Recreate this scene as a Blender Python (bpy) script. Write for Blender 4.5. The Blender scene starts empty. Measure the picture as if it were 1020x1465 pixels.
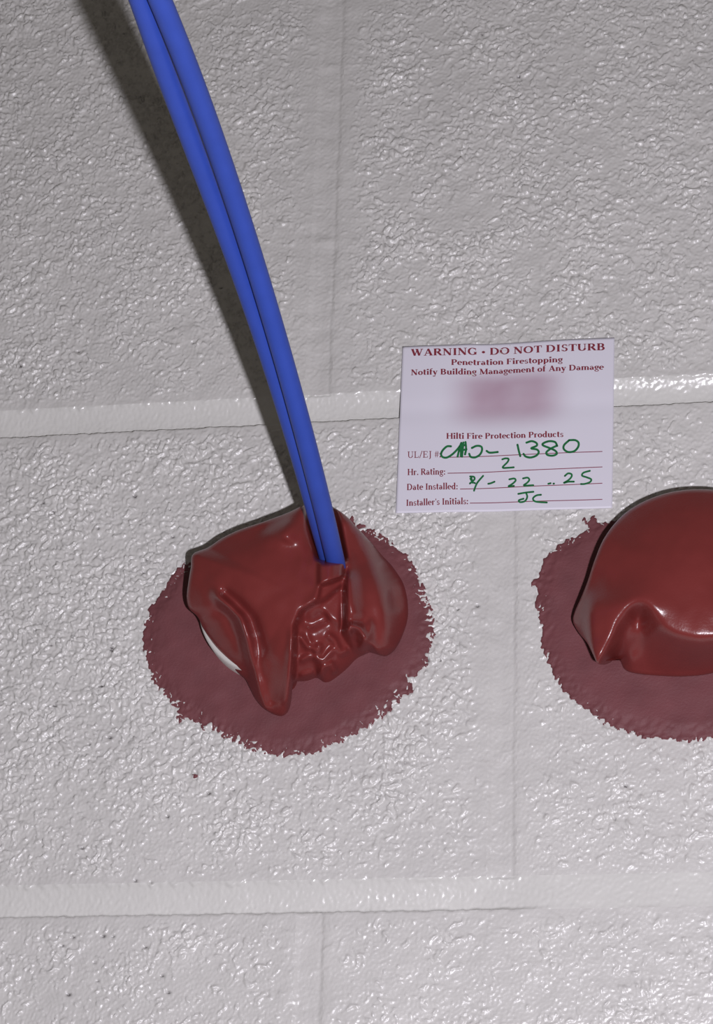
import bpy, math, random
import numpy as np
from mathutils import Matrix, Vector

# ------------------------------------------------------------------ camera
F = 3600.0; IW, IH = 1020, 1465; D0 = 0.952
PITCH, YAW, ROLL = math.radians(23.8), math.radians(-10.9), math.radians(-1.9)
def rot(p, y, r):
    cp, sp, cy, sy, cr, sr = math.cos(p), math.sin(p), math.cos(y), math.sin(y), math.cos(r), math.sin(r)
    Rp = np.array([[1, 0, 0], [0, cp, -sp], [0, sp, cp]])
    Ry = np.array([[cy, 0, -sy], [0, 1, 0], [sy, 0, cy]])
    Rr = np.array([[cr, -sr, 0], [sr, cr, 0], [0, 0, 1]])
    return Rr @ Rp @ Ry
M = rot(PITCH, YAW, ROLL)                      # (X, Z, Y) of the wall -> (right, up, forward)
CW = -M.T @ np.array([0, 0, D0])               # camera place as (X, Z, Y)
def swz(a): return Vector((a[0], a[2], a[1]))
cam_d = bpy.data.cameras.new('camera'); cam = bpy.data.objects.new('camera', cam_d)
bpy.context.scene.collection.objects.link(cam)
ax = [swz(M.T @ np.array(v, float)) for v in ((1, 0, 0), (0, 1, 0), (0, 0, -1))]
mw = Matrix.Identity(4)
for i in range(3):
    for j in range(3): mw[j][i] = ax[i][j]
mw.translation = swz(CW); cam.matrix_world = mw
cam_d.sensor_fit = 'VERTICAL'; cam_d.sensor_height = 36; cam_d.lens = F / IH * 36
cam_d.clip_start = 0.02; cam_d.clip_end = 50
sc = bpy.context.scene; sc.camera = cam

# ------------------------------------------------------------------ light
w = bpy.data.worlds.new('world'); sc.world = w; w.use_nodes = True
bg = w.node_tree.nodes['Background']
bg.inputs[0].default_value = (1.0, 0.90, 0.80, 1); bg.inputs[1].default_value = 0.088
ld = bpy.data.lights.new('work_lamp', 'POINT'); ld.energy = 18.8; ld.color = (1.0, 0.967, 1.06)
ld.shadow_soft_size = 0.007
lo = bpy.data.objects.new('work_lamp', ld); sc.collection.objects.link(lo)
lo.location = swz(CW + M.T @ np.array([0.055, -0.035, 0.16]))
sc.view_settings.view_transform = 'Standard'; sc.view_settings.look = 'None'
sc.view_settings.exposure = 0.0; sc.view_settings.gamma = 1.0; sc.view_settings.use_curve_mapping = False

# ------------------------------------------------------------------ helpers
rng = np.random.default_rng(7); random.seed(7)
COL = sc.collection
def W(u, v, h=0.0):
    """point on the sight line of photo pixel (u, v) that stands h metres in front of the wall"""
    u = np.asarray(u, float); v = np.asarray(v, float); h = np.asarray(h, float)
    u, v, h = np.broadcast_arrays(u, v, h)
    c = np.stack([(u - IW / 2) / F, (IH / 2 - v) / F, np.ones_like(u)], -1)
    d = c @ M                                   # (X, Z, Y)
    t = (-h - CW[2]) / d[..., 2]
    p = CW + d * t[..., None]
    return np.stack([p[..., 0], p[..., 2], p[..., 1]], -1)
def mesh_obj(name, V, Fc, mat, parent=None, smooth=True):
    V = np.asarray(V, np.float32).reshape(-1, 3); Fc = np.asarray(Fc, np.int32)
    me = bpy.data.meshes.new(name); n = Fc.shape[1]
    me.vertices.add(len(V)); me.vertices.foreach_set('co', V.ravel())
    me.loops.add(Fc.size); me.loops.foreach_set('vertex_index', Fc.ravel())
    me.polygons.add(len(Fc)); me.polygons.foreach_set('loop_start', np.arange(0, Fc.size, n, dtype=np.int32))
    me.polygons.foreach_set('use_smooth', np.full(len(Fc), smooth))
    me.update(calc_edges=True); me.validate()
    me.materials.append(mat)
    o = bpy.data.objects.new(name, me); COL.objects.link(o)
    if parent: o.parent = parent
    return o
def grid_faces(nr, nc, wrap=False):
    i = np.arange(nr - 1)[:, None] * nc; j = np.arange(nc if wrap else nc - 1)[None, :]; k = (j + 1) % nc
    return np.stack([i + j, i + k, i + nc + k, i + nc + j], -1).reshape(-1, 4)
def empty(name, loc):
    o = bpy.data.objects.new(name, None); COL.objects.link(o); o.location = loc
    o.empty_display_size = 0.02
    return o
def keep(o, parent):
    o.parent = parent; o.matrix_parent_inverse = Matrix.Translation(-Vector(parent.location))
def tag(o, label=None, cat=None, group=None, kind=None):
    for k, v in (('label', label), ('category', cat), ('group', group), ('kind', kind)):
        if v: o[k] = v
def sstep(a, b, x):
    t = np.clip((x - a) / (b - a), 0, 1); return t * t * (3 - 2 * t)
def seg_dist(px, py, poly):
    """distance to a polyline, plus the arc share (0..1) of the nearest point"""
    poly = np.asarray(poly, float); L = np.r_[0, np.cumsum(np.hypot(*np.diff(poly, axis=0).T))]
    best = np.full(px.shape, 1e9); arc = np.zeros(px.shape)
    for k in range(len(poly) - 1):
        a, b = poly[k], poly[k + 1]; d = b - a; l2 = (d ** 2).sum()
        t = np.clip(((px - a[0]) * d[0] + (py - a[1]) * d[1]) / l2, 0, 1)
        q = np.hypot(px - a[0] - t * d[0], py - a[1] - t * d[1])
        m = q < best; best[m] = q[m]; arc[m] = ((L[k] + t * math.sqrt(l2)) / L[-1])[m]
    return best, arc
def inside(px, py, poly):
    poly = np.asarray(poly, float); r = np.zeros(px.shape, bool); n = len(poly)
    for k in range(n):
        x0, y0 = poly[k]; x1, y1 = poly[(k + 1) % n]
        if y0 == y1: continue
        c = ((y0 > py) != (y1 > py)) & (px < (x1 - x0) * (py - y0) / (y1 - y0) + x0); r ^= c
    return r
def blur(a, s):
    r = int(3 * s) + 1; k = np.exp(-np.arange(-r, r + 1) ** 2 / (2 * s * s)); k /= k.sum()
    for ax_ in (0, 1):
        p = np.pad(a, [(r, r) if q == ax_ else (0, 0) for q in (0, 1)], mode='edge')
        a = sum(k[i] * np.take(p, np.arange(i, i + a.shape[ax_]), axis=ax_) for i in range(2 * r + 1))
    return a
def bilin(a, x, y, wrap=False):
    x0 = np.floor(x).astype(int); y0 = np.floor(y).astype(int); fx = x - x0; fy = y - y0
    if wrap:
        ix = lambda q: q % a.shape[1]; iy = lambda q: q % a.shape[0]
    else:
        ix = lambda q: np.clip(q, 0, a.shape[1] - 1); iy = lambda q: np.clip(q, 0, a.shape[0] - 1)
    return (a[iy(y0), ix(x0)] * (1 - fx) + a[iy(y0), ix(x0 + 1)] * fx) * (1 - fy) + \
           (a[iy(y0 + 1), ix(x0)] * (1 - fx) + a[iy(y0 + 1), ix(x0 + 1)] * fx) * fy
NT, DX = 1024, 0.0005                            # periodic noise tiles, 512 mm wide
def fnoise(lam, width=0.4, shear=(1.0, 1.0, 0.0)):
    """band-limited noise with wavelength lam (mm), unit deviation"""
    k = np.fft.fftfreq(NT, DX * 1000); kx, ky = np.meshgrid(k, k)
    sx, sy, sk = shear; kk = np.hypot(kx * sx + ky * sk, ky * sy) + 1e-9
    S = np.exp(-(np.log(kk * lam)) ** 2 / (2 * width ** 2)); S[0, 0] = 0
    a = np.fft.ifft2(np.fft.fft2(rng.standard_normal((NT, NT))) * S).real
    return a / a.std()
def tile(a, x, z): return bilin(a, x / DX, z / DX, True)

# ------------------------------------------------------------------ materials
def mat(name, col, rough, spec=0.5, bump=0.0, bscale=1500.0, vary=0.0, vscale=60.0, detail=2.0, pit=False, metal=0.0):
    m = bpy.data.materials.new(name); m.use_nodes = True; nt = m.node_tree; N = nt.nodes; L = nt.links
    b = N['Principled BSDF']; b.inputs['Roughness'].default_value = rough; b.inputs['Specular IOR Level'].default_value = spec
    b.inputs['Metallic'].default_value = metal
    tc = N.new('ShaderNodeTexCoord')
    c0 = (*col, 1); out = None
    if vary:
        n = N.new('ShaderNodeTexNoise'); n.inputs['Scale'].default_value = vscale; n.inputs['Detail'].default_value = 4
        L.new(tc.outputs['Object'], n.inputs['Vector'])
        r = N.new('ShaderNodeMapRange'); r.inputs['From Min'].default_value = .3; r.inputs['From Max'].default_value = .7
        r.inputs['To Min'].default_value = 1 - vary; r.inputs['To Max'].default_value = 1 + vary
        L.new(n.outputs['Fac'], r.inputs['Value'])
        mx = N.new('ShaderNodeVectorMath'); mx.operation = 'SCALE'; mx.inputs[0].default_value = col
        L.new(r.outputs[0], mx.inputs['Scale']); out = mx.outputs[0]
    if pit:
        at = N.new('ShaderNodeAttribute'); at.attribute_name = 'bare'
        mm = N.new('ShaderNodeMix'); mm.data_type = 'RGBA'
        L.new(at.outputs['Fac'], mm.inputs['Factor'])
        if out is not None: L.new(out, mm.inputs['A'])
        else: mm.inputs['A'].default_value = c0
        mm.inputs['B'].default_value = (0.07, 0.06, 0.06, 1); out = mm.outputs['Result']
    if out is not None: L.new(out, b.inputs['Base Color'])
    else: b.inputs['Base Color'].default_value = c0
    if bump:
        n = N.new('ShaderNodeTexNoise'); n.inputs['Scale'].default_value = bscale; n.inputs['Detail'].default_value = detail
        L.new(tc.outputs['Object'], n.inputs['Vector'])
        bp = N.new('ShaderNodeBump'); bp.inputs['Strength'].default_value = 1.0; bp.inputs['Distance'].default_value = bump
        L.new(n.outputs['Fac'], bp.inputs['Height']); L.new(bp.outputs[0], b.inputs['Normal'])
    return m
M_WALL = mat('painted_block', (0.60, 0.589, 0.566), 0.33, 0.5, 0.00010, 900, 0.035, 25, pit=True)
M_JOINT = mat('painted_mortar', (0.64, 0.634, 0.605), 0.24, 0.5, 0.00008, 500, 0.02, 40)
M_SEAL = mat('dried_sealant', (0.160, 0.050, 0.056), 0.62, 0.4, 0.00010, 1600, 0.10, 90)
M_PUTTY = mat('red_putty', (0.178, 0.029, 0.027), 0.28, 0.46, 0.00005, 1300, 0.06, 70)
M_PUTTY_WET = M_PUTTY
M_PIPE = mat('sleeve_grey', (0.62, 0.60, 0.57), 0.4, 0.5, 0.00003, 400)
M_CABLE = mat('blue_jacket', (0.032, 0.073, 0.40), 0.5, 0.35, 0.00002, 900, 0.04, 150)
M_INK = mat('red_print', (0.22, 0.028, 0.045), 0.6, 0.3)
M_RULE = mat('rule_print', (0.26, 0.07, 0.11), 0.6, 0.3)
M_PEN = mat('green_marker', (0.012, 0.15, 0.045), 0.5, 0.4, 0, 0, 0.2, 700)

# ------------------------------------------------------------------ wall: layout
def wx(u, v): return float(W(u, v)[0])
def wz(u, v): return float(W(u, v)[2])
ZU, ZL = wz(510, 581), wz(300, 1285)             # bed joints
XH = {1: wx(467, 270), 0: wx(720, 850), -1: wx(442, 1385)}   # head joints of the three courses in view
HB, HH = 0.0055, 0.0047                           # half heights of bed and head joints
CH = ZU - ZL                                      # course height
BL = 0.397                                        # block length with joint
cs = np.concatenate([W(u, v)[None] for u in (-25, 1045) for v in (-25, 1490)])
VX0, VX1, VZ0, VZ1 = cs[:, 0].min(), cs[:, 0].max(), cs[:, 2].min(), cs[:, 2].max()
n_fine = fnoise(2.6, 0.5, (1.0, 1.2, 0.3)); n_mid = fnoise(5.2, 0.5, (0.9, 1.25, 0.35)); n_rdg = fnoise(7.5, 0.55, (0.85, 1.3, 0.35)); n_w1 = fnoise(9, 0.5); n_w2 = fnoise(9, 0.5); n_big = fnoise(16, 0.5)
n_tiny = fnoise(1.4, 0.3); n_den = fnoise(45, 0.5); n_edge = fnoise(7, 0.5); n_drag = fnoise(1.9, 0.3, (0.35, 1.6, 0.0))
pits = [(105, 1341), (90, 1353), (148, 1339), (162, 1340), (118, 1214), (194, 1260), (216, 1262), (240, 1168), (368, 1180),
        (232, 1396), (135, 1377), (140, 1403), (208, 1355), (299, 1135), (334, 1130), (73, 923), (160, 928), (146, 982),
        (78, 1010), (210, 802), (193, 710), (243, 730), (157, 1055), (128, 1065), (40, 840), (276, 490), (112, 503), (30, 525),
        (880, 1172), (895, 1125), (683, 867), (655, 872), (612, 945), (630, 945), (392, 425), (316, 412), (62, 720), (77, 733),
        (141, 757), (247, 768), (319, 735), (690, 50), (742, 110), (160, 931), (205, 930), (205, 820), (241, 1420), (98, 1423)]
PW = np.array([[wx(a, b), wz(a, b)] for a, b in pits]); PR = np.array([0.0004 + 0.0004 * random.random() for _ in pits])
def course_of(z): return np.where(z > ZU, np.where(z > ZU + CH + 0.022, 2, 1), np.where(z > ZL, 0, -1 - np.floor((ZL - z) / CH))).astype(int)
def head_x(c):
    if c in XH: return XH[c]
    return XH[-1] if c % 2 else XH[0]
ZBEDS = [ZL - CH, ZL, ZU, ZU + CH + 0.022]
def wall_h(x, z):
    """outward height of the painted wall (m)"""
    shp = x.shape
    wob = 0.00035 * tile(n_edge, x, z * 0.2) + 0.0002 * tile(n_mid, x, z * 0.7 + .1)
    rec = np.zeros(shp); near_b = np.full(shp, 9.0)
    for zb in ZBEDS:
        soft = np.ones(shp)
        if zb == ZL: soft = 1 - 0.97 * sstep(wx(640, 1270), wx(800, 1270), x)
        t = (z + wob * np.where(z > zb, 1.0, 0.25) - zb) / HB
        up = sstep(1.08, 0.93, t)                             # sharp upper lip
        tq = np.clip((z - zb) / HB, -1, 1)
        prof = 0.0005 + 0.0031 * (1 - ((tq + 1) / 2) ** 2.0)
        lo_ = sstep(-1.12, -0.86, t)                          # lower ledge
        rec += prof * up * lo_ * soft
        near_b = np.minimum(near_b, np.abs(z - zb))
    cc = course_of(z); hx = np.zeros(shp); near_h = np.full(shp, 9.0)
    for c in np.unique(cc):
        m = cc == c; xx = (x[m] - head_x(int(c)) + BL / 2) % BL - BL / 2; near_h[m] = np.abs(xx)
        xr = xx + 0.4 * wob[m]
        s = np.abs(xr) / HH
        hx[m] = 0.0009 * sstep(1.1, 0.75, s) * (1 - 0.3 * s) + 0.00022 * np.exp(-((xr - HH) / 0.0011) ** 2) + 0.0001 * np.exp(-((xr + HH) / 0.0006) ** 2)
    inb = near_b < HB
    h = -rec - np.where(inb, 0, hx)
    # how rough the paint is: stippled in the field, smooth beside joints
    dens = 0.55 + 0.22 * tile(n_den, x, z)
    X_, Z_ = x, z
    def spot(u, v, r, a): return a * np.exp(-(((X_ - wx(u, v)) ** 2 + (Z_ - wz(u, v)) ** 2) / (r * r)))
    dens += spot(120, 900, .055, .55) + spot(560, 1000, .03, .35) + spot(600, 780, .025, .5) + spot(330, 1080, .03, .3)
    dens += spot(200, 250, .06, .15) + spot(800, 300, .08, .15) - spot(850, 1250, .05, .35) - spot(900, 650, .04, .15)
    dens -= spot(250, 1240, .05, .2) + spot(800, 1000, .03, .4) + spot(250, 540, .03, .2) + spot(560, 1400, .06, .2)
    amp = sstep(HB * 1.0, HB + 0.006, near_b) * (0.25 + 0.75 * sstep(HH * 0.9, HH + 0.013, near_h))
    dens = dens * (0.45 + 0.55 * sstep(HH, HH + 0.022, near_h)) * (0.6 + 0.4 * sstep(HB, HB + 0.012, near_b))
    dens = np.clip(dens - 0.16 * (z < ZL), 0.02, 1.15)
    xw = x + 0.0011 * tile(n_w1, x, z); zw = z + 0.0011 * tile(n_w2, x, z)
    g1, g2, g3 = tile(n_fine, xw, zw), tile(n_mid, xw, zw), tile(n_rdg, xw, zw)
    g = 0.62 * g1 + 0.80 * g2
    flake = sstep(1.25 - 1.35 * dens, 1.72 - 1.35 * dens, g)                 # raised flakes of paint with a broken edge
    worm = np.exp(-(g3 / 0.22) ** 2) * sstep(0.9 - dens, 1.7 - dens, g2 + 0.5)  # drawn-out ridges
    pop = np.maximum(g1 + 0.75 * dens - 0.6, 0)                              # stipple
    pop = 1.1 * (1 - np.exp(-pop))
    h += 1.18 * amp * (0.00046 * flake + 0.00030 * worm + 0.00066 * pop * (0.25 + 0.75 * dens) + 0.00007 * tile(n_tiny, x, z))
    h += 0.00010 * tile(n_big, x, z) * np.where(inb, .4, 1) + 0.000045 * tile(n_tiny, x, z)
    h += np.where(inb, 0.00006, 0) * tile(n_fine, x, z) + 0.00005 * tile(n_drag, x, z) * np.where(inb, .3, 1)
    bare = np.zeros(shp)
    for (pxx, pzz), r in zip(PW, PR):
        m = (np.abs(x - pxx) < 4 * r) & (np.abs(z - pzz) < 4 * r)
        if m.any():
            q = np.exp(-((x[m] - pxx) ** 2 * .6 + (z[m] - pzz) ** 2 * 1.6) / (r * r)); h[m] -= 0.0012 * q; bare[m] = np.maximum(bare[m], np.clip(1.5 * q - 0.3, 0, 1))
    # paint runs in the upper head joint
    for (u, v, a) in ((464, 345, .0007), (472, 95, .0004), (448, 318, .0003)):
        h += a * np.exp(-(((x - wx(u, v)) / .0045) ** 2 + ((z - wz(u, v)) / .0022) ** 2))
    return h, bare
FINE, COARSE = 0.0005, 0.002
def ticks(a, b, lo_, hi):
    """sample positions from a to b: fine inside lo..hi, coarse outside"""
    p = [np.array([a, b])]
    l, r = max(a, lo_), min(b, hi)
    if r > l:
        p.append(np.linspace(l, r, max(2, int(round((r - l) / FINE)) + 1)))
        if l > a: p.append(np.linspace(a, l, int((l - a) / COARSE) + 2))
        if r < b: p.append(np.linspace(r, b, int((b - r) / COARSE) + 2))
    else: p.append(np.linspace(a, b, int((b - a) / COARSE) + 2))
    return np.unique(np.round(np.concatenate(p), 7))
def wall_piece(name, x0, x1, z0, z1, m, parent):
    X, Z = np.meshgrid(ticks(x0, x1, VX0, VX1), ticks(z0, z1, VZ0, VZ1))
    h, bare = wall_h(X, Z)
    nr, nc = X.shape
    V = np.stack([X, -h, Z], -1).reshape(-1, 3)
    Fc = grid_faces(nr, nc)
    # return edges so that the piece has depth
    idx = np.arange(nr * nc).reshape(nr, nc)
    rim = np.concatenate([idx[0, :-1], idx[:-1, -1], idx[-1, :0:-1], idx[:0:-1, 0]])
    B = V[rim].copy(); B[:, 1] = 0.0095; k = len(rim); a = np.arange(k); b = (a + 1) % k; B = np.concatenate([V[rim], B])
    Fs = np.stack([len(V) + b, len(V) + a, len(V) + k + a, len(V) + k + b], -1)
    o = mesh_obj(name, np.concatenate([V, B]), np.concatenate([Fc, Fs]), m, parent)
    if m is M_WALL:
        at = o.data.attributes.new('bare', 'FLOAT', 'POINT'); at.data.foreach_set('value', np.r_[bare.ravel(), np.zeros(2 * k)].astype(np.float32))
    return o
WX0, WX1, WZ0, WZ1 = VX0 - 0.20, VX1 + 0.20, VZ0 - 0.12, VZ1 + 0.12
bk = np.array([[x, y, z] for x in (WX0, WX1) for y in (0.009, 0.19) for z in (WZ0, WZ1)])
wall = mesh_obj('wall_back', bk, [[0, 1, 3, 2], [4, 6, 7, 5], [0, 4, 5, 1], [2, 3, 7, 6], [0, 2, 6, 4], [1, 5, 7, 3]], M_JOINT, None, False)
tag(wall, 'off-white painted concrete block wall with struck mortar joints', 'wall', kind='structure')
edges = [WZ0] + ZBEDS + [WZ1]
edges = sorted(e for e in edges if WZ0 <= e <= WZ1)
for i in range(len(edges) - 1):
    z0 = edges[i] + (HB * 1.12 if edges[i] in ZBEDS else 0); z1 = edges[i + 1] - (HB * 1.08 if edges[i + 1] in ZBEDS else 0)
    c = int(course_of(np.array([(z0 + z1) / 2]))[0]); hx = head_x(c)
    while hx > WX0: hx -= BL
    xs = [WX0]
    while hx < WX1:
        if hx > WX0 + HH and hx < WX1 - HH: xs.append(hx)
        hx += BL
    xs.append(WX1)
    for k in range(len(xs) - 1):
        a = xs[k] + (HH * 1.15 if k else 0); b = xs[k + 1] - (HH * 1.15 if k < len(xs) - 2 else 0)
        wall_piece('concrete_block', a, b, z0, z1, M_WALL, wall)
        if k: wall_piece('head_joint', xs[k] - HH * 1.15, xs[k] + HH * 1.15, z0, z1, M_WALL, wall)
    if edges[i + 1] in ZBEDS: wall_piece('bed_joint', WX0, WX1, edges[i + 1] - HB * 1.08, edges[i + 1] + HB * 1.12, M_JOINT, wall)

# ------------------------------------------------------------------ firestop seals
def sealant_ring(poly, parent):
    """thin smear on the wall; the stipple of the wall breaks its edge"""
    P = W(np.array(poly)[:, 0], np.array(poly)[:, 1]); px, pz = P[:, 0], P[:, 2]
    cx, cz = (px.min() + px.max()) / 2, (pz.min() + pz.max()) / 2
    r_out = np.hypot(px - cx, pz - cz).max() + 0.003
    xs = np.arange(cx - r_out, cx + r_out, 0.0005); zs = np.arange(cz - r_out, cz + r_out, 0.0005)
    X, Z = np.meshgrid(xs, zs)
    d, _ = seg_dist(X, Z, np.c_[np.r_[px, px[0]], np.r_[pz, pz[0]]])
    sd = np.where(inside(X, Z, np.c_[px, pz]), d, -d)
    sd = sd + 0.00045 * tile(n_mid, X + .1, Z) + 0.0003 * tile(n_fine, X, Z + .2)
    wh, _ = wall_h(X, Z)
    body = 0.0016 + 0.00007 * tile(n_big, X, Z) + 0.00003 * tile(n_tiny, X, Z) + 0.2 * blur(wh, 4)
    thin = 0.00088 + 0.0001 * tile(n_mid, Z, X)
    h = thin + (body - thin) * sstep(0.0, 0.006, sd)
    h = np.where(sd < 0, h - 0.0012 * sstep(0, -0.0009, sd) , h)
    keepm = (sd > -0.0012)
    nr, nc = X.shape; Fc = grid_faces(nr, nc); kf = keepm.ravel()[Fc].all(1); Fc = Fc[kf]
    used = np.unique(Fc); remap = np.zeros(nr * nc, int); remap[used] = np.arange(len(used))
    V = np.stack([X, -h, Z], -1).reshape(-1, 3)[used]
    o = mesh_obj('sealant_ring', V, remap[Fc], M_SEAL); keep(o, parent)
    return o
def putty_cap(outline, rim_h, centre, hmap, box, parent, name='putty_cap', shell=0.0022, base_in=0.83):
    """draped putty sheet: front surface from the sculpted height map, a rim with thickness and a return to the wall"""
    out = np.array(outline, float); n = len(out); NA, NR = 560, 150
    # smooth closed outline (Catmull-Rom)
    T = np.linspace(0, n, NA, endpoint=False); i = T.astype(int); f = (T - i)[:, None]
    data = np.c_[out, np.array(rim_h, float)]
    p0, p1, p2, p3 = (data[(i + k) % n] for k in (-1, 0, 1, 2))
    cr = 0.5 * (2 * p1 + (p2 - p0) * f + (2 * p0 - 5 * p1 + 4 * p2 - p3) * f ** 2 + (3 * p1 - p0 - 3 * p2 + p3) * f ** 3)
    c = np.array(centre, float)
    rr = np.linspace(0, 1, NR) ** 0.75
    U = c[0] + (cr[None, :, 0] - c[0]) * rr[:, None]; V_ = c[1] + (cr[None, :, 1] - c[1]) * rr[:, None]
    h = bilin(hmap, U - box[0], V_ - box[1]) * 0.001
    # roll the sheet over at the rim
    pix = np.hypot(cr[:, 0] - c[0], cr[:, 1] - c[1])[None] * (1 - rr[:, None])
    e = np.clip(1 - pix / 6.0, 0, 1)
    h = h - 0.0014 * (1 - np.sqrt(np.clip(1 - e * e, 0, 1)))
    rings = [W(U, V_, np.maximum(h, 0.0004))]
    # underside
    for s, dh in ((0.992, 0.7), (0.975, 1.0), (0.95, 1.0)):
        uu = c[0] + (cr[:, 0] - c[0]) * s; vv = c[1] + (cr[:, 1] - c[1]) * s
        rings.append(W(uu, vv, np.maximum(h[-1] - shell * dh, 0.0002))[None])
    bu = c[0] + (cr[:, 0] - c[0]) * base_in + 8; bv = c[1] + (cr[:, 1] - c[1]) * base_in + 12
    rings.append(W(bu, bv, np.full(NA, 0.0002))[None])
    P = np.concatenate(rings, 0); nr = P.shape[0]
    o = mesh_obj(name, P.reshape(-1, 3), grid_faces(nr, NA, True)[:, ::-1], M_PUTTY); keep(o, parent)
    return o
def box_grid(box):
    return np.meshgrid(np.arange(box[0], box[2] + 1, dtype=float), np.arange(box[1], box[3] + 1, dtype=float))
def ridge(U, V, poly, sig, amp, fade=(0.15, 0.1)):
    d, a = seg_dist(U, V, poly)
    f = sstep(0, fade[0], a) * (sstep(1, 1 - fade[1], a) if fade[1] > 0 else 1) if fade[0] > 0 else (sstep(1, 1 - fade[1], a) if fade[1] > 0 else 1)
    return amp * f * np.exp(-(d / sig) ** 2)
def pmask(U, V, poly, soft):
    d, _ = seg_dist(U, V, list(poly) + [poly[0]])
    return sstep(-soft, soft, np.where(inside(U, V, poly), d, -d))
def rim_field(U, V, c, outline, rim):
    """share of the way from the centre to the outline, and the rim height in that direction"""
    o = np.array(outline, float); th = np.arctan2(o[:, 1] - c[1], o[:, 0] - c[0]); r = np.hypot(o[:, 0] - c[0], o[:, 1] - c[1])
    k = np.argsort(th); th, r, rh = th[k], r[k], np.array(rim, float)[k]
    T = np.arctan2(V - c[1], U - c[0])
    th = np.r_[th - 2 * np.pi, th, th + 2 * np.pi]; r = np.tile(r, 3); rh = np.tile(rh, 3)
    return np.hypot(U - c[0], V - c[1]) / np.interp(T, th, r), np.interp(T, th, rh)
def sleeve(cu, cv, rad, length, parent):
    p = W(cu, cv); n = 96; a = np.linspace(0, 2 * np.pi, n, endpoint=False); rings = []
    for (r, y) in ((rad, 0.004), (rad, -length + .001), (rad - .0008, -length), (rad - .0035, -length), (rad - .004, -length + .001), (rad - .004, 0.004)):
        rings.append(np.stack([p[0] + r * np.cos(a), np.full(n, y), p[2] + r * np.sin(a)], -1))
    P = np.array(rings); o = mesh_obj('conduit_sleeve', P.reshape(-1, 3), grid_faces(6, n, True), M_PIPE); keep(o, parent)
    tag(o, 'pale grey rim of the conduit sleeve'); return o

# ---- left seal
cL = W(414, 895); sealL = empty('firestop_seal', (cL[0], 0, cL[2]))
tag(sealL, 'crumpled red firestop putty plug with two blue cables coming out of its top', 'firestop seal', 'red firestop seals on the wall')
ringL = [(207, 925), (209, 900), (215, 870), (228, 855), (241, 833), (246, 826), (256, 815), (275, 806), (305, 790), (350, 768), (420, 745), (470, 735), (500, 744), (522, 756),
         (545, 766), (562, 779), (580, 795), (591, 810), (598, 830), (610, 850), (617, 870), (621, 890), (616, 920), (611, 937), (605, 955), (591, 970),
         (586, 988), (571, 996), (565, 1010), (545, 1023), (530, 1036), (510, 1048), (480, 1063), (455, 1073), (430, 1078), (405, 1081), (380, 1077), (360, 1071),
         (335, 1061), (315, 1051), (290, 1039), (272, 1024), (258, 1031), (249, 1022), (256, 1014), (240, 1000), (229, 985), (217, 965), (211, 945)]
sealant_ring(ringL, sealL)
sleeve(399, 876, 0.0284, 0.0105, sealL)
OL = [(437, 722, 27), (413, 733, 26), (378, 746, 25), (345, 757, 24), (319, 769, 23), (298, 783, 22), (276, 793, 25), (273, 812, 24), (269, 836, 22), (267, 856, 19),
      (271, 871, 17), (283, 883, 15), (291, 900, 12), (301, 916, 11), (316, 936, 9.5), (340, 962, 7), (351, 972, 5.5), (358, 986, 4.5), (366, 1001, 3.5), (377, 1013, 3), (393, 1023, 2.6),
      (404, 1025, 2.4), (413, 1018, 2.6), (417, 1000, 3), (420, 977, 3), (440, 976, 2.6), (454, 971, 2.6), (464, 979, 2.4), (473, 978, 2.2), (490, 966, 2.2), (508, 947, 2.4), (519, 938, 3),
      (530, 934, 4), (545, 938, 5), (554, 938, 4.5), (566, 928, 3), (578, 905, 2), (585, 880, 1.8), (583, 852, 1.8), (576, 831, 2), (561, 810, 3), (546, 794, 5), (531, 776, 9), (511, 755, 15), (495, 738, 20), (478, 727, 24), (458, 723, 20)]
boxL = (240, 690, 610, 1050); U, V = box_grid(boxL); cenL = (428, 850)
rho, rim = rim_field(U, V, cenL, [p[:2] for p in OL], [p[2] for p in OL])
Hp = 33.0
ex = 2.6
h = rim + (Hp - rim) * np.clip(1 - np.clip(rho, 0, 1.2) ** ex, -0.2, 1)
h += 2.0 * np.exp(-(((U - 350) / 70) ** 2 + ((V - 815) / 50) ** 2))
recess = [(458, 838), (491, 826), (492, 905), (505, 930), (522, 942), (500, 990), (419, 990), (422, 895), (432, 874), (455, 859)]
h -= 7.5 * pmask(U, V, recess, 3.0) * (1 - 0.75 * sstep(0.55, 0.98, rho))
h += ridge(U, V, [(298, 840), (322, 862), (344, 883), (353, 912), (361, 948), (371, 988), (380, 1016)], 7, 4.2, (0.12, 0))
h -= ridge(U, V, [(312, 842), (338, 862), (360, 886), (370, 915), (377, 950)], 8, 2.6, (0.1, 0.3))
h -= ridge(U, V, [(300, 862), (325, 882), (338, 910), (348, 950)], 8, 1.6, (0.2, 0.3))
h += ridge(U, V, [(420, 890), (417, 930), (413, 975), (409, 1010)], 6, 2.0, (0.2, 0.05))
h -= ridge(U, V, [(388, 930), (392, 1010)], 11, 1.4, (0.3, 0.1))
h += ridge(U, V, [(434, 726), (420, 750), (405, 778)], 13, 2.4, (0.0, 0.2)) + 5.2 * np.exp(-(((U - 402) / 26) ** 2 + ((V - 757) / 24) ** 2))
h -= ridge(U, V, [(412, 735), (385, 752), (360, 765)], 9, 1.6, (0.1, 0.4))
# tongue below the cables
h += 4.0 * pmask(U, V, [(456, 806), (494, 803), (492, 835), (468, 856), (456, 862)], 3.5)
h += ridge(U, V, [(474, 806), (472, 830), (450, 866), (432, 876)], 9, 1.6, (0.0, 0.2))
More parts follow.
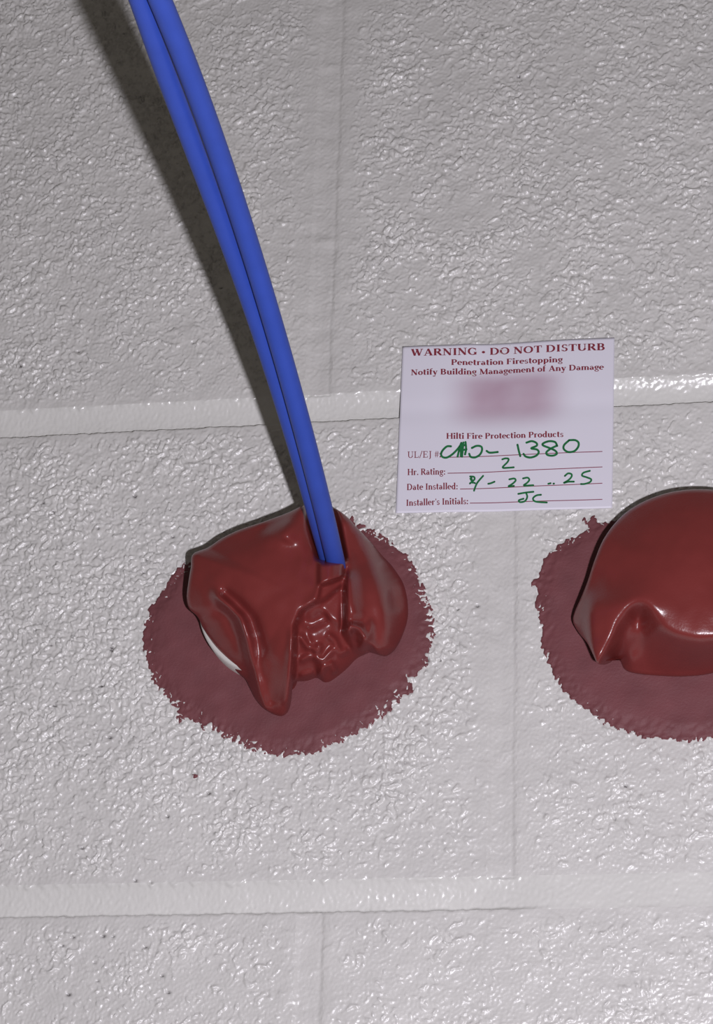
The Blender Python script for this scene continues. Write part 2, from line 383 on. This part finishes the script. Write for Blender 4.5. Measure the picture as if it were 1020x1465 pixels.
# right lobe
h -= ridge(U, V, [(494, 800), (492, 850), (490, 908)], 3.0, 5.0, (0.15, 0.1))
h += ridge(U, V, [(497, 815), (502, 860), (508, 892)], 11, 3.0, (0.2, 0.2))
h += ridge(U, V, [(488, 730), (515, 770), (530, 800), (545, 850), (552, 900), (553, 936)], 15, 3.6, (0.1, 0.05))
h -= ridge(U, V, [(560, 835), (566, 880)], 9, 1.5, (0.3, 0.3))
h += ridge(U, V, [(530, 880), (527, 915), (540, 936)], 6, 3.2, (0.3, 0.0))
h += ridge(U, V, [(494, 908), (503, 895), (515, 899), (521, 913), (517, 932)], 5.5, 5.2, (0.05, 0.1))
h -= ridge(U, V, [(505, 906), (512, 912)], 3, 2.0, (0, 0))
h -= ridge(U, V, [(527, 925), (534, 938)], 5, 4.5, (0.1, 0))
# wrinkles of the sunken middle
h += ridge(U, V, [(425, 905), (440, 925), (455, 932), (458, 918)], 4.5, 2.6)
h += ridge(U, V, [(424, 948), (442, 938), (462, 945), (480, 925)], 4.0, 2.4)
h += ridge(U, V, [(455, 972), (462, 955), (474, 950), (480, 965)], 4.5, 2.6)
h += ridge(U, V, [(465, 905), (478, 915), (487, 935), (500, 928)], 4.5, 2.4)
h += ridge(U, V, [(428, 968), (450, 962)], 4.5, 2.0)
h -= ridge(U, V, [(430, 885), (445, 893), (470, 880)], 9, 2.5)
# slot for the cables
h -= 15 * sstep(26, 12, np.abs(U - (458 + (V - 722) * 0.215))) * sstep(803, 797, V)
h = blur(h, 2.2)
h = np.maximum(h, 1.2 + 3 * sstep(1.0, 0.9, rho)); h += 0.10 * tile(n_big, U * .0003 + .05, V * .0003)
putty_cap([p[:2] for p in OL], [p[2] for p in OL], cenL, h, boxL, sealL)
sp = W(281, 1111); wh_, _ = wall_h(np.array([[sp[0]]]), np.array([[sp[2]]]))
a = np.linspace(0, 2 * np.pi, 10, endpoint=False); rr = 0.0011 * (1 + .35 * np.sin(3 * a + 1))
Pk = np.concatenate([[[sp[0], -float(wh_[0, 0]) - .0009, sp[2]]], np.stack([sp[0] + 1.4 * rr * np.cos(a), np.full(10, -float(wh_[0, 0]) + .0003), sp[2] + .7 * rr * np.sin(a)], -1)])
keep(mesh_obj('sealant_speck', Pk, [[0, 1 + (k + 1) % 10, 1 + k] for k in range(10)], M_SEAL), sealL)

# ---- right seal
cR = W(975, 875); sealR = empty('firestop_seal', (cR[0], 0, cR[2]))
tag(sealR, 'smooth domed red firestop putty plug without cables, cut by the right edge', 'firestop seal', 'red firestop seals on the wall')
ringR = [(763, 830), (774, 829), (777, 812), (783, 798), (800, 782), (830, 766), (843, 757), (838, 745), (846, 748), (850, 738), (855, 750), (866, 750), (890, 745), (930, 728), (990, 720), (1050, 722), (1110, 745),
         (1160, 800), (1182, 870), (1176, 940), (1142, 1000), (1085, 1040), (1020, 1056), (990, 1058), (950, 1056), (910, 1049), (880, 1039), (850, 1021), (820, 1000),
         (799, 975), (785, 945), (777, 920), (776, 900), (772, 872), (769, 866), (771, 850), (768, 840)]
sealant_ring(ringR, sealR)
sleeve(985, 855, 0.026, 0.010, sealR)
OR = [(1000, 700, 24), (960, 704, 24), (922, 717, 23), (891, 737, 22), (866, 767, 27), (851, 800, 27), (841, 830, 25), (832, 853, 22), (822, 876, 18), (820, 890, 15), (828, 905, 11), (840, 920, 7),
      (848, 936, 4), (854, 948, 3), (863, 951, 2.4), (873, 948, 2.4), (881, 941, 3), (887, 946, 2.4), (893, 957, 2), (906, 963, 2), (940, 967, 2), (980, 968, 2), (1020, 963, 2), (1070, 945, 2), (1110, 905, 2), (1132, 850, 3),
      (1130, 800, 8), (1108, 755, 16), (1075, 723, 21), (1035, 704, 23)]
boxR = (790, 670, 1160, 1000); U, V = box_grid(boxR); cenR = (985, 840)
rho, rim = rim_field(U, V, cenR, [p[:2] for p in OR], [p[2] for p in OR])
rimu = np.maximum(rim, 21)
Hu = rim + (np.maximum(rim, 31 - 21 * sstep(850, 815, U)) - rim) * sstep(830, 870, V) 
up = Hu + (38 - Hu) * np.clip(1 - np.clip(rho, 0, 1.2) ** 2.4, -.2, 1)
arch = [(862, 958), (870, 935), (880, 908), (893, 880), (904, 864), (914, 859), (926, 865), (937, 881), (949, 898), (967, 909), (1000, 917), (1050, 912), (1100, 880), (1140, 830)]
low_poly = arch + [(1160, 1000), (862, 1000)]
dA, aA = seg_dist(U, V, arch); dO, _ = seg_dist(U, V, [p[:2] for p in OR] + [OR[0][:2]])
isl = inside(U, V, low_poly)
hA = 27 - 16 * sstep(905, 855, U) * sstep(870, 950, V)
r_ = np.clip(dA / (dA + np.where(rho < 1, dO, 0) + 1e-6), 0, 1)
low = 2 + (up - 2) * (1 - r_) ** 1.15
h = np.where(isl, low, up)
h -= 7.0 * np.exp(-(((U - 913) / 10) ** 2 + ((V - 884) / 11) ** 2)) * isl
h -= ridge(U, V, [(900, 885), (888, 915), (884, 945)], 6, 5.0, (0.2, 0)) * isl
h += ridge(U, V, [(900, 935), (908, 962)], 9, 2.0, (0.2, 0.0)) * isl
h -= ridge(U, V, [(845, 800), (850, 870), (858, 930)], 16, 1.5, (0.2, 0.2))
h += 3.2 * np.exp(-(((U - 918) / 30) ** 2 + ((V - 858) / 26) ** 2)) * np.where(isl, (1 - r_), 1)
h = blur(h, 6.0)
h += 0.06 * tile(n_big, U * .0003, V * .0003 + .2)
putty_cap([p[:2] for p in OR], [p[2] for p in OR], cenR, h, boxR, sealR)

# ------------------------------------------------------------------ blue cables
def cable(pts, rad, label):
    """pts: photo pixel on the axis and distance of the axis from the wall (m)"""
    P = np.array([W(u, v, h_) for u, v, h_ in pts]); n = len(P)
    P = np.concatenate([P[:1] + (P[:1] - P[1:2]) * 1.0, P, P[-1:] + (P[-1:] - P[-2:-1]) * 0.5])
    out = []
    for i in range(1, len(P) - 2):
        p0, p1, p2, p3 = P[i - 1], P[i], P[i + 1], P[i + 2]
        for t in np.linspace(0, 1, 24, endpoint=False):
            out.append(.5 * (2 * p1 + (p2 - p0) * t + (2 * p0 - 5 * p1 + 4 * p2 - p3) * t ** 2 + (3 * p1 - p0 - 3 * p2 + p3) * t ** 3))
    C = np.array(out)
    for _ in range(60):
        C[1:-1] = .25 * C[:-2] + .5 * C[1:-1] + .25 * C[2:]
    Tn = np.gradient(C, axis=0); Tn /= np.linalg.norm(Tn, axis=1)[:, None]
    side = np.cross(Tn, [0, 1, 0]); side /= np.linalg.norm(side, axis=1)[:, None]; nrm = np.cross(side, Tn)
    a = np.linspace(0, 2 * np.pi, 28, endpoint=False)
    R = C[:, None] + rad * (np.cos(a)[None, :, None] * side[:, None] + np.sin(a)[None, :, None] * nrm[:, None])
    nr = len(C); V = R.reshape(-1, 3); Fq = grid_faces(nr, 28, True)
    o = mesh_obj('data_cable', V, Fq, M_CABLE)
    tag(o, label, 'cable', 'blue cables leaving the left seal'); return o
hz = lambda v: np.interp(v, [-600, -200, 22, 120, 180, 280, 380, 500, 600, 640, 720, 790, 803, 830], [.42, .335, .266, .231, .211, .183, .154, .118, .092, .082, .0600, .035, .029, .014])
_hv = np.arange(-600, 831, 5.); _hk = np.polyfit(_hv / 600, hz(_hv), 5); hz = lambda v: np.polyval(_hk, np.asarray(v) / 600)
rc = [(0, -520), (110, -250), (238.5, 22), (277, 120), (299, 180), (334, 280), (366.5, 380), (401, 500), (428.5, 600), (440, 640), (461, 720), (477.5, 790), (481, 806), (485, 830)]
lc = [(-35, -520), (78, -250), (209, 22), (243, 120), (266, 180), (304.5, 280), (340.5, 380), (382, 500), (413, 600), (426, 640), (448, 720), (468.5, 790), (473, 806), (478, 830)]
def axis(pts):
    p = np.array(pts[2:], float); k = np.polyfit((p[:, 1] - 400) / 400, p[:, 0], 4); f = lambda v: np.polyval(k, (v - 400) / 400)
    sl = (f(62.) - f(22.)) / 40
    return [(float(f(v)) if v >= 22 else float(f(22.) + sl * (v - 22) - 0.00025 * (v - 22) ** 2), v) for v in np.r_[np.arange(-540, 800, 40.), 806, 830]]
cable([(u, v, float(hz(v))) for u, v in axis(rc)], 0.0034, 'right-hand blue data cable of the pair, nearer and ending in the putty')
cable([(u, v, float(hz(v)) - float(np.interp(v, [22, 280, 380, 500, 600, 720], [.0037, .0039, .0045, .0054, .0062, .0066]))) for u, v in axis(lc)], 0.0034, 'left-hand blue data cable of the pair, along its shadow on the wall')

# ------------------------------------------------------------------ warning label
TLc, TRc, BRc, BLc = (576, 496), (879, 483), (876, 727), (566, 734)
lab = empty('warning_label', tuple(W(721, 610, 0.0)))
lab.location.y = 0
tag(lab, 'white paper warning sticker with red print and green handwriting on the wall', 'label')
LH = 0.0018
cor = [W(*c, LH)[[0, 2]] for c in (TLc, TRc, BRc, BLc)]
def lab_h(s, t):
    """paper height above the wall: pressed in left of the middle, sunk a little over the bed joint"""
    zj = 0.40
    return LH - 0.0011 * np.sin(np.pi * np.clip(s, 0, 1)) ** 2 * np.exp(-((s - .38) / .22) ** 2) * (1 - .35 * t) \
        - 0.0003 * np.exp(-((t - zj) / .06) ** 2) + 0.0005 * np.exp(-(((s - .31) / .06) ** 2 + (t / .10) ** 2)) \
        + 0.00007 * np.sin(9 * s + 5 * t) + 0.00006 * np.sin(17 * s - 11 * t + 1)
def lab_xyz(s, t, off=0.0):
    s = np.asarray(s, float); t = np.asarray(t, float)
    a, b, c, d = cor; p = ((1 - s) * (1 - t))[..., None] * a + (s * (1 - t))[..., None] * b + (s * t)[..., None] * c + ((1 - s) * t)[..., None] * d
    return np.stack([p[..., 0], -(lab_h(s, t) + off), p[..., 1]], -1)
def px2st(u, v):
    u = np.asarray(u, float); v = np.asarray(v, float); s = np.full(u.shape, .5); t = np.full(u.shape, .5)
    a, b, c, d = (np.array(q, float) for q in (TLc, TRc, BRc, BLc))
    for _ in range(8):
        x = (1 - s) * (1 - t) * a[0] + s * (1 - t) * b[0] + s * t * c[0] + (1 - s) * t * d[0] - u
        y = (1 - s) * (1 - t) * a[1] + s * (1 - t) * b[1] + s * t * c[1] + (1 - s) * t * d[1] - v
        s = s - x / 306; t = t - (y + 0.035 * x) / 240
    return s, t
M_PAPER = bpy.data.materials.new('sticker_paper'); M_PAPER.use_nodes = True
def paper_nodes():
    nt = M_PAPER.node_tree; N = nt.nodes; L = nt.links; b = N['Principled BSDF']; b.inputs['Roughness'].default_value = .45
    uv = N.new('ShaderNodeAttribute'); uv.attribute_name = 'sheet'
    sx = N.new('ShaderNodeSeparateXYZ'); L.new(uv.outputs['Vector'], sx.inputs[0])
    def band(o, a0, a1, b0, b1):
        r = N.new('ShaderNodeMapRange'); r.interpolation_type = 'SMOOTHSTEP'; L.new(o, r.inputs['Value'])
        r.inputs['From Min'].default_value = a0; r.inputs['From Max'].default_value = a1
        q = N.new('ShaderNodeMapRange'); q.interpolation_type = 'SMOOTHSTEP'; L.new(o, q.inputs['Value'])
        q.inputs['From Min'].default_value = b1; q.inputs['From Max'].default_value = b0
        m = N.new('ShaderNodeMath'); m.operation = 'MULTIPLY'; L.new(r.outputs[0], m.inputs[0]); L.new(q.outputs[0], m.inputs[1]); return m.outputs[0]
    fx = band(sx.outputs['X'], .17, .40, .62, .84); fy = band(sx.outputs['Y'], .14, .25, .38, .56)
    m = N.new('ShaderNodeMath'); m.operation = 'MULTIPLY'; L.new(fx, m.inputs[0]); L.new(fy, m.inputs[1])
    n = N.new('ShaderNodeTexNoise'); n.inputs['Scale'].default_value = 5; L.new(uv.outputs['Vector'], n.inputs['Vector'])
    m2 = N.new('ShaderNodeMath'); m2.operation = 'MULTIPLY'; L.new(m.outputs[0], m2.inputs[0])
    r = N.new('ShaderNodeMapRange'); L.new(n.outputs['Fac'], r.inputs['Value']); r.inputs['To Min'].default_value = .55; r.inputs['To Max'].default_value = 1.0
    L.new(r.outputs[0], m2.inputs[1])
    mx = N.new('ShaderNodeMix'); mx.data_type = 'RGBA'; L.new(m2.outputs[0], mx.inputs['Factor'])
    mx.inputs['A'].default_value = (0.72, 0.70, 0.78, 1); mx.inputs['B'].default_value = (0.44, 0.29, 0.37, 1)
    L.new(mx.outputs['Result'], b.inputs['Base Color'])
paper_nodes()
S, T = np.meshgrid(np.linspace(0, 1, 90), np.linspace(0, 1, 72)); Pp = lab_xyz(S, T)
fr = Pp.reshape(-1, 3); bkp = fr + [0, 0.00012, 0]; nf = len(fr); gf = grid_faces(72, 90)[:, ::-1]
idx = np.arange(nf).reshape(72, 90); rim = np.concatenate([idx[0, :-1], idx[:-1, -1], idx[-1, :0:-1], idx[:0:-1, 0]]); rb = np.roll(rim, -1)
pap = mesh_obj('paper', np.concatenate([fr, bkp]), np.concatenate([gf, gf[:, ::-1] + nf, np.stack([rim, rb, rb + nf, rim + nf], -1)]), M_PAPER)
at = pap.data.attributes.new('sheet', 'FLOAT_VECTOR', 'POINT'); st = np.stack([S, T, np.zeros_like(S)], -1).reshape(-1, 3)
at.data.foreach_set('vector', np.concatenate([st, st]).astype(np.float32).ravel()); keep(pap, lab)

# a small serif alphabet: every glyph is a list of ribbons [(x, y, width)...], cap height 1
TK, TN, XHt = .20, .085, .68
def ribbon(pts):
    q = []; P = np.array([p[:2] for p in pts], float); Wd = np.array([p[2] for p in pts], float)
    T_ = np.gradient(P, axis=0); l = np.hypot(T_[:, 0], T_[:, 1]); l[l == 0] = 1; T_ /= l[:, None]
    Nn = np.c_[-T_[:, 1], T_[:, 0]]; A = P + Nn * Wd[:, None] / 2; B = P - Nn * Wd[:, None] / 2
    for k in range(len(P) - 1): q.append([A[k], B[k], B[k + 1], A[k + 1]])
    return q
def ln(x0, y0, x1, y1, w_=None): w_ = TK if w_ is None else w_; return ribbon([(x0, y0, w_), (x1, y1, w_)])
def stem(x, y0, y1, b=1, t=1, sw=.17):
    r = ln(x, y0, x, y1)
    if b: r += ln(x - sw, y0 + .035, x + sw, y0 + .035, .07)
    if t: r += ln(x - sw, y1 - .035, x + (sw if t == 1 else .05), y1 - .035, .07)
    return r
def arc(cx, cy, rx, ry, a0, a1, tk=None, tn=None):
    tk = TK if tk is None else tk; tn = TN if tn is None else tn; p = []
    for a_ in np.linspace(math.radians(a0), math.radians(a1), 14):
        p.append((cx + rx * math.cos(a_), cy + ry * math.sin(a_), tn + (tk - tn) * abs(math.cos(a_)) ** 1.4))
    return ribbon(p)
hl = lambda x0, x1, y: ln(x0, y, x1, y, TN)
X_ = XHt
def o_(cx, cy, rx, ry): return arc(cx, cy, rx, ry, 0, 360)
G = {
 'W': (1.3, lambda: ln(.16, .97, .42, .03) + ln(.42, .03, .66, .97, TN) + ln(.62, .97, .88, .03) + ln(.88, .03, 1.14, .97, TN) + ln(0, .965, .34, .965, .07) + ln(.46, .965, .78, .965, .07) + ln(.98, .965, 1.28, .965, .07)),
 'A': (.95, lambda: ln(.14, .03, .45, .97, TN) + ln(.45, .98, .78, .03) + hl(.25, .65, .34) + ln(0, .035, .3, .035, .07) + ln(.58, .035, .95, .035, .07)),
 'R': (.92, lambda: stem(.2, 0, 1) + arc(.42, .74, .25, .22, -90, 90) + hl(.2, .44, .96) + hl(.2, .44, .5) + ln(.45, .5, .78, .05) + ln(.68, .035, .95, .035, .07)),
 'N': (1.0, lambda: ln(.18, 0, .18, 1, TN) + ln(.18, .97, .8, .03) + ln(.8, 0, .8, 1, TN) + ln(.02, .035, .34, .035, .07) + ln(.02, .965, .26, .965, .07) + ln(.64, .965, .96, .965, .07)),
 'I': (.48, lambda: stem(.24, 0, 1)),
 'G': (.98, lambda: arc(.5, .5, .38, .46, 45, 300) + ln(.82, .62, .82, .95, .06) + stem(.78, .06, .42, 0, 1, .16) + arc(.5, .5, .38, .46, 270, 320)),
 'D': (1.0, lambda: stem(.2, 0, 1) + arc(.42, .5, .42, .46, -90, 90) + hl(.2, .44, .96) + hl(.2, .44, .04)),
 'O': (1.02, lambda: o_(.5, .5, .39, .46)),
 'T': (.86, lambda: stem(.43, 0, 1, 1, 0) + hl(.04, .82, .955) + ln(.06, .7, .06, .98, .07) + ln(.8, .7, .8, .98, .07)),
 'S': (.72, lambda: arc(.36, .73, .2, .23, 30, 270, .17) + arc(.36, .27, .22, .23, -150, 90, .2) + ln(.6, .7, .6, .95, .06) + ln(.1, .05, .1, .3, .06)),
 'U': (.98, lambda: stem(.2, .35, 1, 0, 1) + arc(.49, .35, .29, .31, 180, 360) + ln(.78, .35, .78, 1, TN) + ln(.62, .965, .94, .965, .07)),
 'B': (.86, lambda: stem(.2, 0, 1) + arc(.42, .75, .22, .21, -90, 90) + arc(.42, .28, .28, .245, -90, 90) + hl(.2, .44, .96) + hl(.2, .44, .53) + hl(.2, .44, .04)),
 'P': (.82, lambda: stem(.2, 0, 1) + arc(.42, .72, .26, .24, -90, 90) + hl(.2, .44, .96) + hl(.2, .44, .48)),
 'F': (.78, lambda: stem(.2, 0, 1) + hl(.2, .7, .955) + hl(.2, .55, .52) + ln(.7, .72, .7, .98, .07) + ln(.55, .4, .55, .64, .06)),
 'E': (.84, lambda: stem(.2, 0, 1) + hl(.2, .7, .955) + hl(.2, .55, .52) + hl(.2, .74, .045) + ln(.7, .74, .7, .98, .07) + ln(.55, .42, .55, .62, .06) + ln(.75, .02, .75, .28, .07)),
 'L': (.78, lambda: stem(.2, 0, 1) + hl(.2, .7, .045) + ln(.71, .02, .71, .3, .07)),
 'J': (.52, lambda: stem(.3, .0, 1, 0, 1) + arc(.1, .0, .2, .2, 270, 360)),
 'H': (1.04, lambda: stem(.2, 0, 1) + stem(.84, 0, 1) + hl(.2, .84, .52)),
 'M': (1.24, lambda: ln(.18, 0, .18, 1, TN) + ln(.2, .97, .6, .05) + ln(.6, .05, 1.0, .97, TN) + stem(1.02, 0, 1) + ln(.02, .035, .34, .035, .07) + ln(.02, .965, .28, .965, .07)),
 'e': (.62, lambda: arc(.31, X_ / 2, .23, X_ / 2 - .04, 0, 310) + hl(.1, .55, X_ / 2 + .03)),
 'n': (.76, lambda: stem(.17, 0, X_, 1, 2, .15) + arc(.37, X_ - .26, .2, .22, 0, 180, .2) + stem(.57, 0, X_ - .24, 1, 0, .15)),
 'h': (.76, lambda: stem(.17, 0, 1.08, 1, 2, .15) + arc(.37, X_ - .26, .2, .22, 0, 180, .2) + stem(.57, 0, X_ - .24, 1, 0, .15)),
 'm': (1.14, lambda: stem(.17, 0, X_, 1, 2, .15) + arc(.365, X_ - .26, .195, .22, 0, 180, .2) + stem(.56, 0, X_ - .24, 1, 0, .14) + arc(.755, X_ - .26, .195, .22, 0, 180, .2) + stem(.95, 0, X_ - .24, 1, 0, .14)),
 'r': (.54, lambda: stem(.17, 0, X_, 1, 2, .15) + arc(.38, X_ - .25, .19, .2, 50, 180, .12) + ln(.42, X_ - .12, .5, X_ - .08, .16)),
 't': (.46, lambda: ln(.2, .16, .2, .92) + hl(.03, .42, X_ - .03) + arc(.33, .17, .13, .14, 180, 300)),
 'a': (.64, lambda: arc(.28, X_ - .2, .17, .17, 20, 165, .14) + stem(.45, .06, X_ - .18, 0, 0) + arc(.28, .21, .17, .17, 60, 300) + hl(.3, .45, .38) + ln(.45, .06, .6, .05, .08)),
 'i': (.37, lambda: stem(.18, 0, X_, 1, 2, .15) + o_(.18, .92, .055, .055) + ln(.08, .92, .28, .92, .18)),
 'l': (.37, lambda: stem(.18, 0, 1.08, 1, 2, .15)),
 'o': (.68, lambda: o_(.33, X_ / 2, .24, X_ / 2 - .04)),
 's': (.52, lambda: arc(.25, X_ - .2, .15, .16, 40, 270, .14) + arc(.26, .19, .16, .16, -150, 90, .16) + ln(.42, X_ - .18, .42, X_, .05) + ln(.07, .02, .07, .2, .05)),
 'p': (.74, lambda: stem(.17, -.3, X_, 1, 2, .15) + arc(.36, X_ / 2, .24, X_ / 2 - .04, -140, 140)),
 'd': (.74, lambda: stem(.54, 0, 1.08, 0, 2, .15) + arc(.34, X_ / 2, .23, X_ / 2 - .04, 40, 320) + ln(.54, .035, .72, .035, .07)),
 'g': (.64, lambda: o_(.3, X_ - .22, .2, .19) + arc(.3, -.12, .25, .16, 0, 360, .13) + ln(.14, .3, .2, .1, .1) + ln(.2, .1, .45, .04, .13) + ln(.44, X_ - .06, .62, X_ - .02, .1)),
 'f': (.45, lambda: stem(.18, 0, .86, 1, 0, .15) + arc(.36, .86, .18, .2, 60, 180, .16) + hl(.02, .4, X_ - .03)),
 'y': (.68, lambda: ln(.12, X_ - .03, .36, .05) + ln(.56, X_ - .03, .28, -.22, TN) + ln(.0, X_ - .035, .28, X_ - .035, .07) + ln(.42, X_ - .035, .68, X_ - .035, .07) + arc(.18, -.2, .1, .09, 180, 340)),
 'u': (.76, lambda: stem(.17, .2, X_, 0, 2, .15) + arc(.36, .22, .19, .2, 180, 300) + stem(.57, 0, X_, 0, 2, .15) + ln(.57, .035, .74, .035, .07)),
 'c': (.58, lambda: arc(.31, X_ / 2, .23, X_ / 2 - .04, 50, 310) + ln(.42, X_ - .17, .5, X_ - .17, .15)),
 '.': (.32, lambda: ln(.06, .09, .26, .09, .19)), ':': (.34, lambda: ln(.07, .09, .27, .09, .19) + ln(.07, X_ - .12, .27, X_ - .12, .19)),
 "'": (.26, lambda: ln(.13, .72, .15, 1.0, .12)), '/': (.52, lambda: ln(.06, -.05, .46, 1.05, .1)),
 '#': (.72, lambda: ln(.2, .02, .3, .98, .08) + ln(.46, .02, .56, .98, .08) + ln(.05, .36, .68, .36, .08) + ln(.08, .66, .7, .66, .08)),
 '*': (.5, lambda: arc(.25, .4, .085, .085, 0, 360, .18, .18)), ' ': (.32, lambda: []),
}
def build_quads(name, Q, m, off=0.00006, lift=None):
    """Q: quads in photo pixels lying on the paper"""
    Q = np.array(Q, float).reshape(-1, 4, 2); s, t = px2st(Q[..., 0], Q[..., 1]); P = lab_xyz(s, t, off)
    # outline quads face the room whatever their winding
    nrm = np.cross(P[:, 1] - P[:, 0], P[:, 2] - P[:, 0])[:, 1] > 0; P[nrm] = P[nrm][:, ::-1]
    o = mesh_obj(name, P.reshape(-1, 3), np.arange(len(P) * 4).reshape(-1, 4), m, None, False); keep(o, lab); return o
def text_line(txt, x0, y0, x1, y1, cap, weight=1.0):
    global TK, TN
    TK, TN = .20 * weight, .085 * (0.6 + .4 * weight)
    Q = []; adv = 0.0
    for ch in txt:
        wd, fn = G[ch]
        for q in fn(): Q.append([(p[0] + adv, p[1]) for p in q])
        adv += wd + .03
    Q = np.array(Q); k = (x1 - x0) / (adv - .03); x = Q[..., 0] * k; y = Q[..., 1] * cap
    sl = (y1 - y0) / (x1 - x0)
    P = np.stack([x0 + x - sl * y * 0, y0 + sl * x - y], -1)
    build_quads('printed_line', P, M_INK)
text_line('WARNING * DO NOT DISTURB', 588, 510, 866, 501.5, 10.2, 1.15)
text_line('Penetration Firestopping', 646, 522.5, 806, 519, 8.2, 1.18)
text_line('Notify Building Management of Any Damage', 588, 538, 864, 530, 8.2, 1.18)
text_line('Hilti Fire Protection Products', 639, 629, 807, 627, 8.2, 1.18)
text_line('UL/EJ #:', 583, 657, 632, 655.5, 9.2, .72)
text_line('Hr. Rating:', 583, 681, 638, 680, 8.8, 1.1)
text_line('Date Installed:', 582, 702, 656, 700.5, 8.8, 1.1)
text_line("Installer's Initials:", 581, 724, 671, 721, 8.8, 1.1)
def rule(x0, y0, x1, y1):
    xs = np.linspace(x0, x1, 24); ys = y0 + (y1 - y0) * (xs - x0) / (x1 - x0)
    build_quads('rule_line', ribbon([(a_, b_, 1.15) for a_, b_ in zip(xs, ys)]), M_RULE)
rule(636, 655.5, 862, 647.5); rule(641, 678, 862, 669.5); rule(659, 700, 862, 692.5); rule(673, 719.5, 862, 715)
def a7(p): return [(560 + x / 6, 600 + y / 6) for x, y in p]
def a8(p): return [(720 + x / 6, 600 + y / 6) for x, y in p]
def pen(strokes, wd=3.0):
    Q = []
    for k, st_ in enumerate(strokes):
        P = np.array(st_, float); n = len(P)
        if n > 2:
            E = np.concatenate([P[:1] * 2 - P[1:2], P, P[-1:] * 2 - P[-2:-1]]); o = []
            for i in range(1, n):
                p0, p1, p2, p3 = E[i - 1], E[i], E[i + 1], E[i + 2]
                for t in np.linspace(0, 1, 6, endpoint=False): o.append(.5 * (2 * p1 + (p2 - p0) * t + (2 * p0 - 5 * p1 + 4 * p2 - p3) * t ** 2 + (3 * p1 - p0 - 3 * p2 + p3) * t ** 3))
            P = np.array(o + [P[-1]])
        Q += ribbon([(a_, b_, wd) for a_, b_ in P])
        for e in (P[0], P[-1]):
            for j in range(6):
                a0, a1 = j * math.pi / 3, (j + .5) * math.pi / 3; a2 = (j + 1) * math.pi / 3
                Q.append([e, *(e + wd / 2 * np.array([math.cos(q), math.sin(q)]) for q in (a0, a1, a2))])
    build_quads('handwritten_entry', Q, M_PEN, 0.00011)
pen([a7([(515, 238), (480, 240), (445, 272), (430, 305), (442, 330), (478, 335), (522, 310), (562, 272), (592, 235)]),
     a7([(572, 325), (592, 240), (604, 208)]), a7([(604, 208), (600, 320)]), a7([(622, 204), (610, 325)]), a7([(640, 200), (645, 260), (636, 305)]), a7([(585, 275), (648, 262)]), a7([(590, 235), (640, 225)]),
     a7([(695, 250), (735, 232), (775, 238), (782, 270), (762, 308), (722, 330), (684, 325), (672, 300)]), a7([(822, 275), (850, 290), (918, 285)]),
     a8([(128, 225), (140, 280), (152, 322)]), a8([(205, 208), (250, 196), (290, 212), (292, 236), (245, 257), (295, 268), (310, 292), (288, 320), (240, 335), (198, 326), (180, 304)]),
     a8([(468, 238), (450, 206), (400, 198), (352, 214), (346, 232), (400, 255), (450, 278), (465, 304), (432, 320), (387, 315), (376, 292), (412, 262), (466, 236)]),
     a8([(565, 195), (528, 230), (524, 264), (560, 290), (612, 284), (645, 250), (650, 212), (622, 190), (570, 190)])], 3.0)
pen([[(719.5, 658), (724, 656.7), (728.5, 657.5), (727, 662), (720, 669.5), (728, 670), (736, 669.5)]], 2.6)
pen([a7([(680, 492), (712, 495), (718, 515), (692, 540), (678, 552)]), a7([(682, 510), (702, 540), (722, 548)]), a7([(690, 500), (700, 545)]), a7([(792, 486), (745, 540), (725, 580), (714, 612)]), a7([(836, 553), (860, 548), (890, 536)]),
     a8([(58, 518), (100, 512), (112, 530), (82, 558), (50, 577), (98, 574)]), a8([(176, 512), (215, 506), (230, 525), (210, 550), (184, 572), (264, 570)]),
     a8([(392, 558), (412, 553)]), a8([(436, 557), (441, 556)]), a8([(533, 492), (560, 471), (590, 478), (588, 502), (560, 530), (524, 551), (562, 541), (610, 540)]),
     a8([(746, 450), (692, 466), (680, 490), (720, 505), (757, 522), (745, 546), (702, 560), (670, 561)])], 2.6)
pen([a8([(135, 641), (200, 631), (265, 625)]), a8([(202, 632), (212, 668), (192, 702), (152, 710), (140, 695), (180, 682)]), a8([(330, 650), (290, 656), (262, 680), (276, 704), (322, 712), (380, 715)])], 2.6)
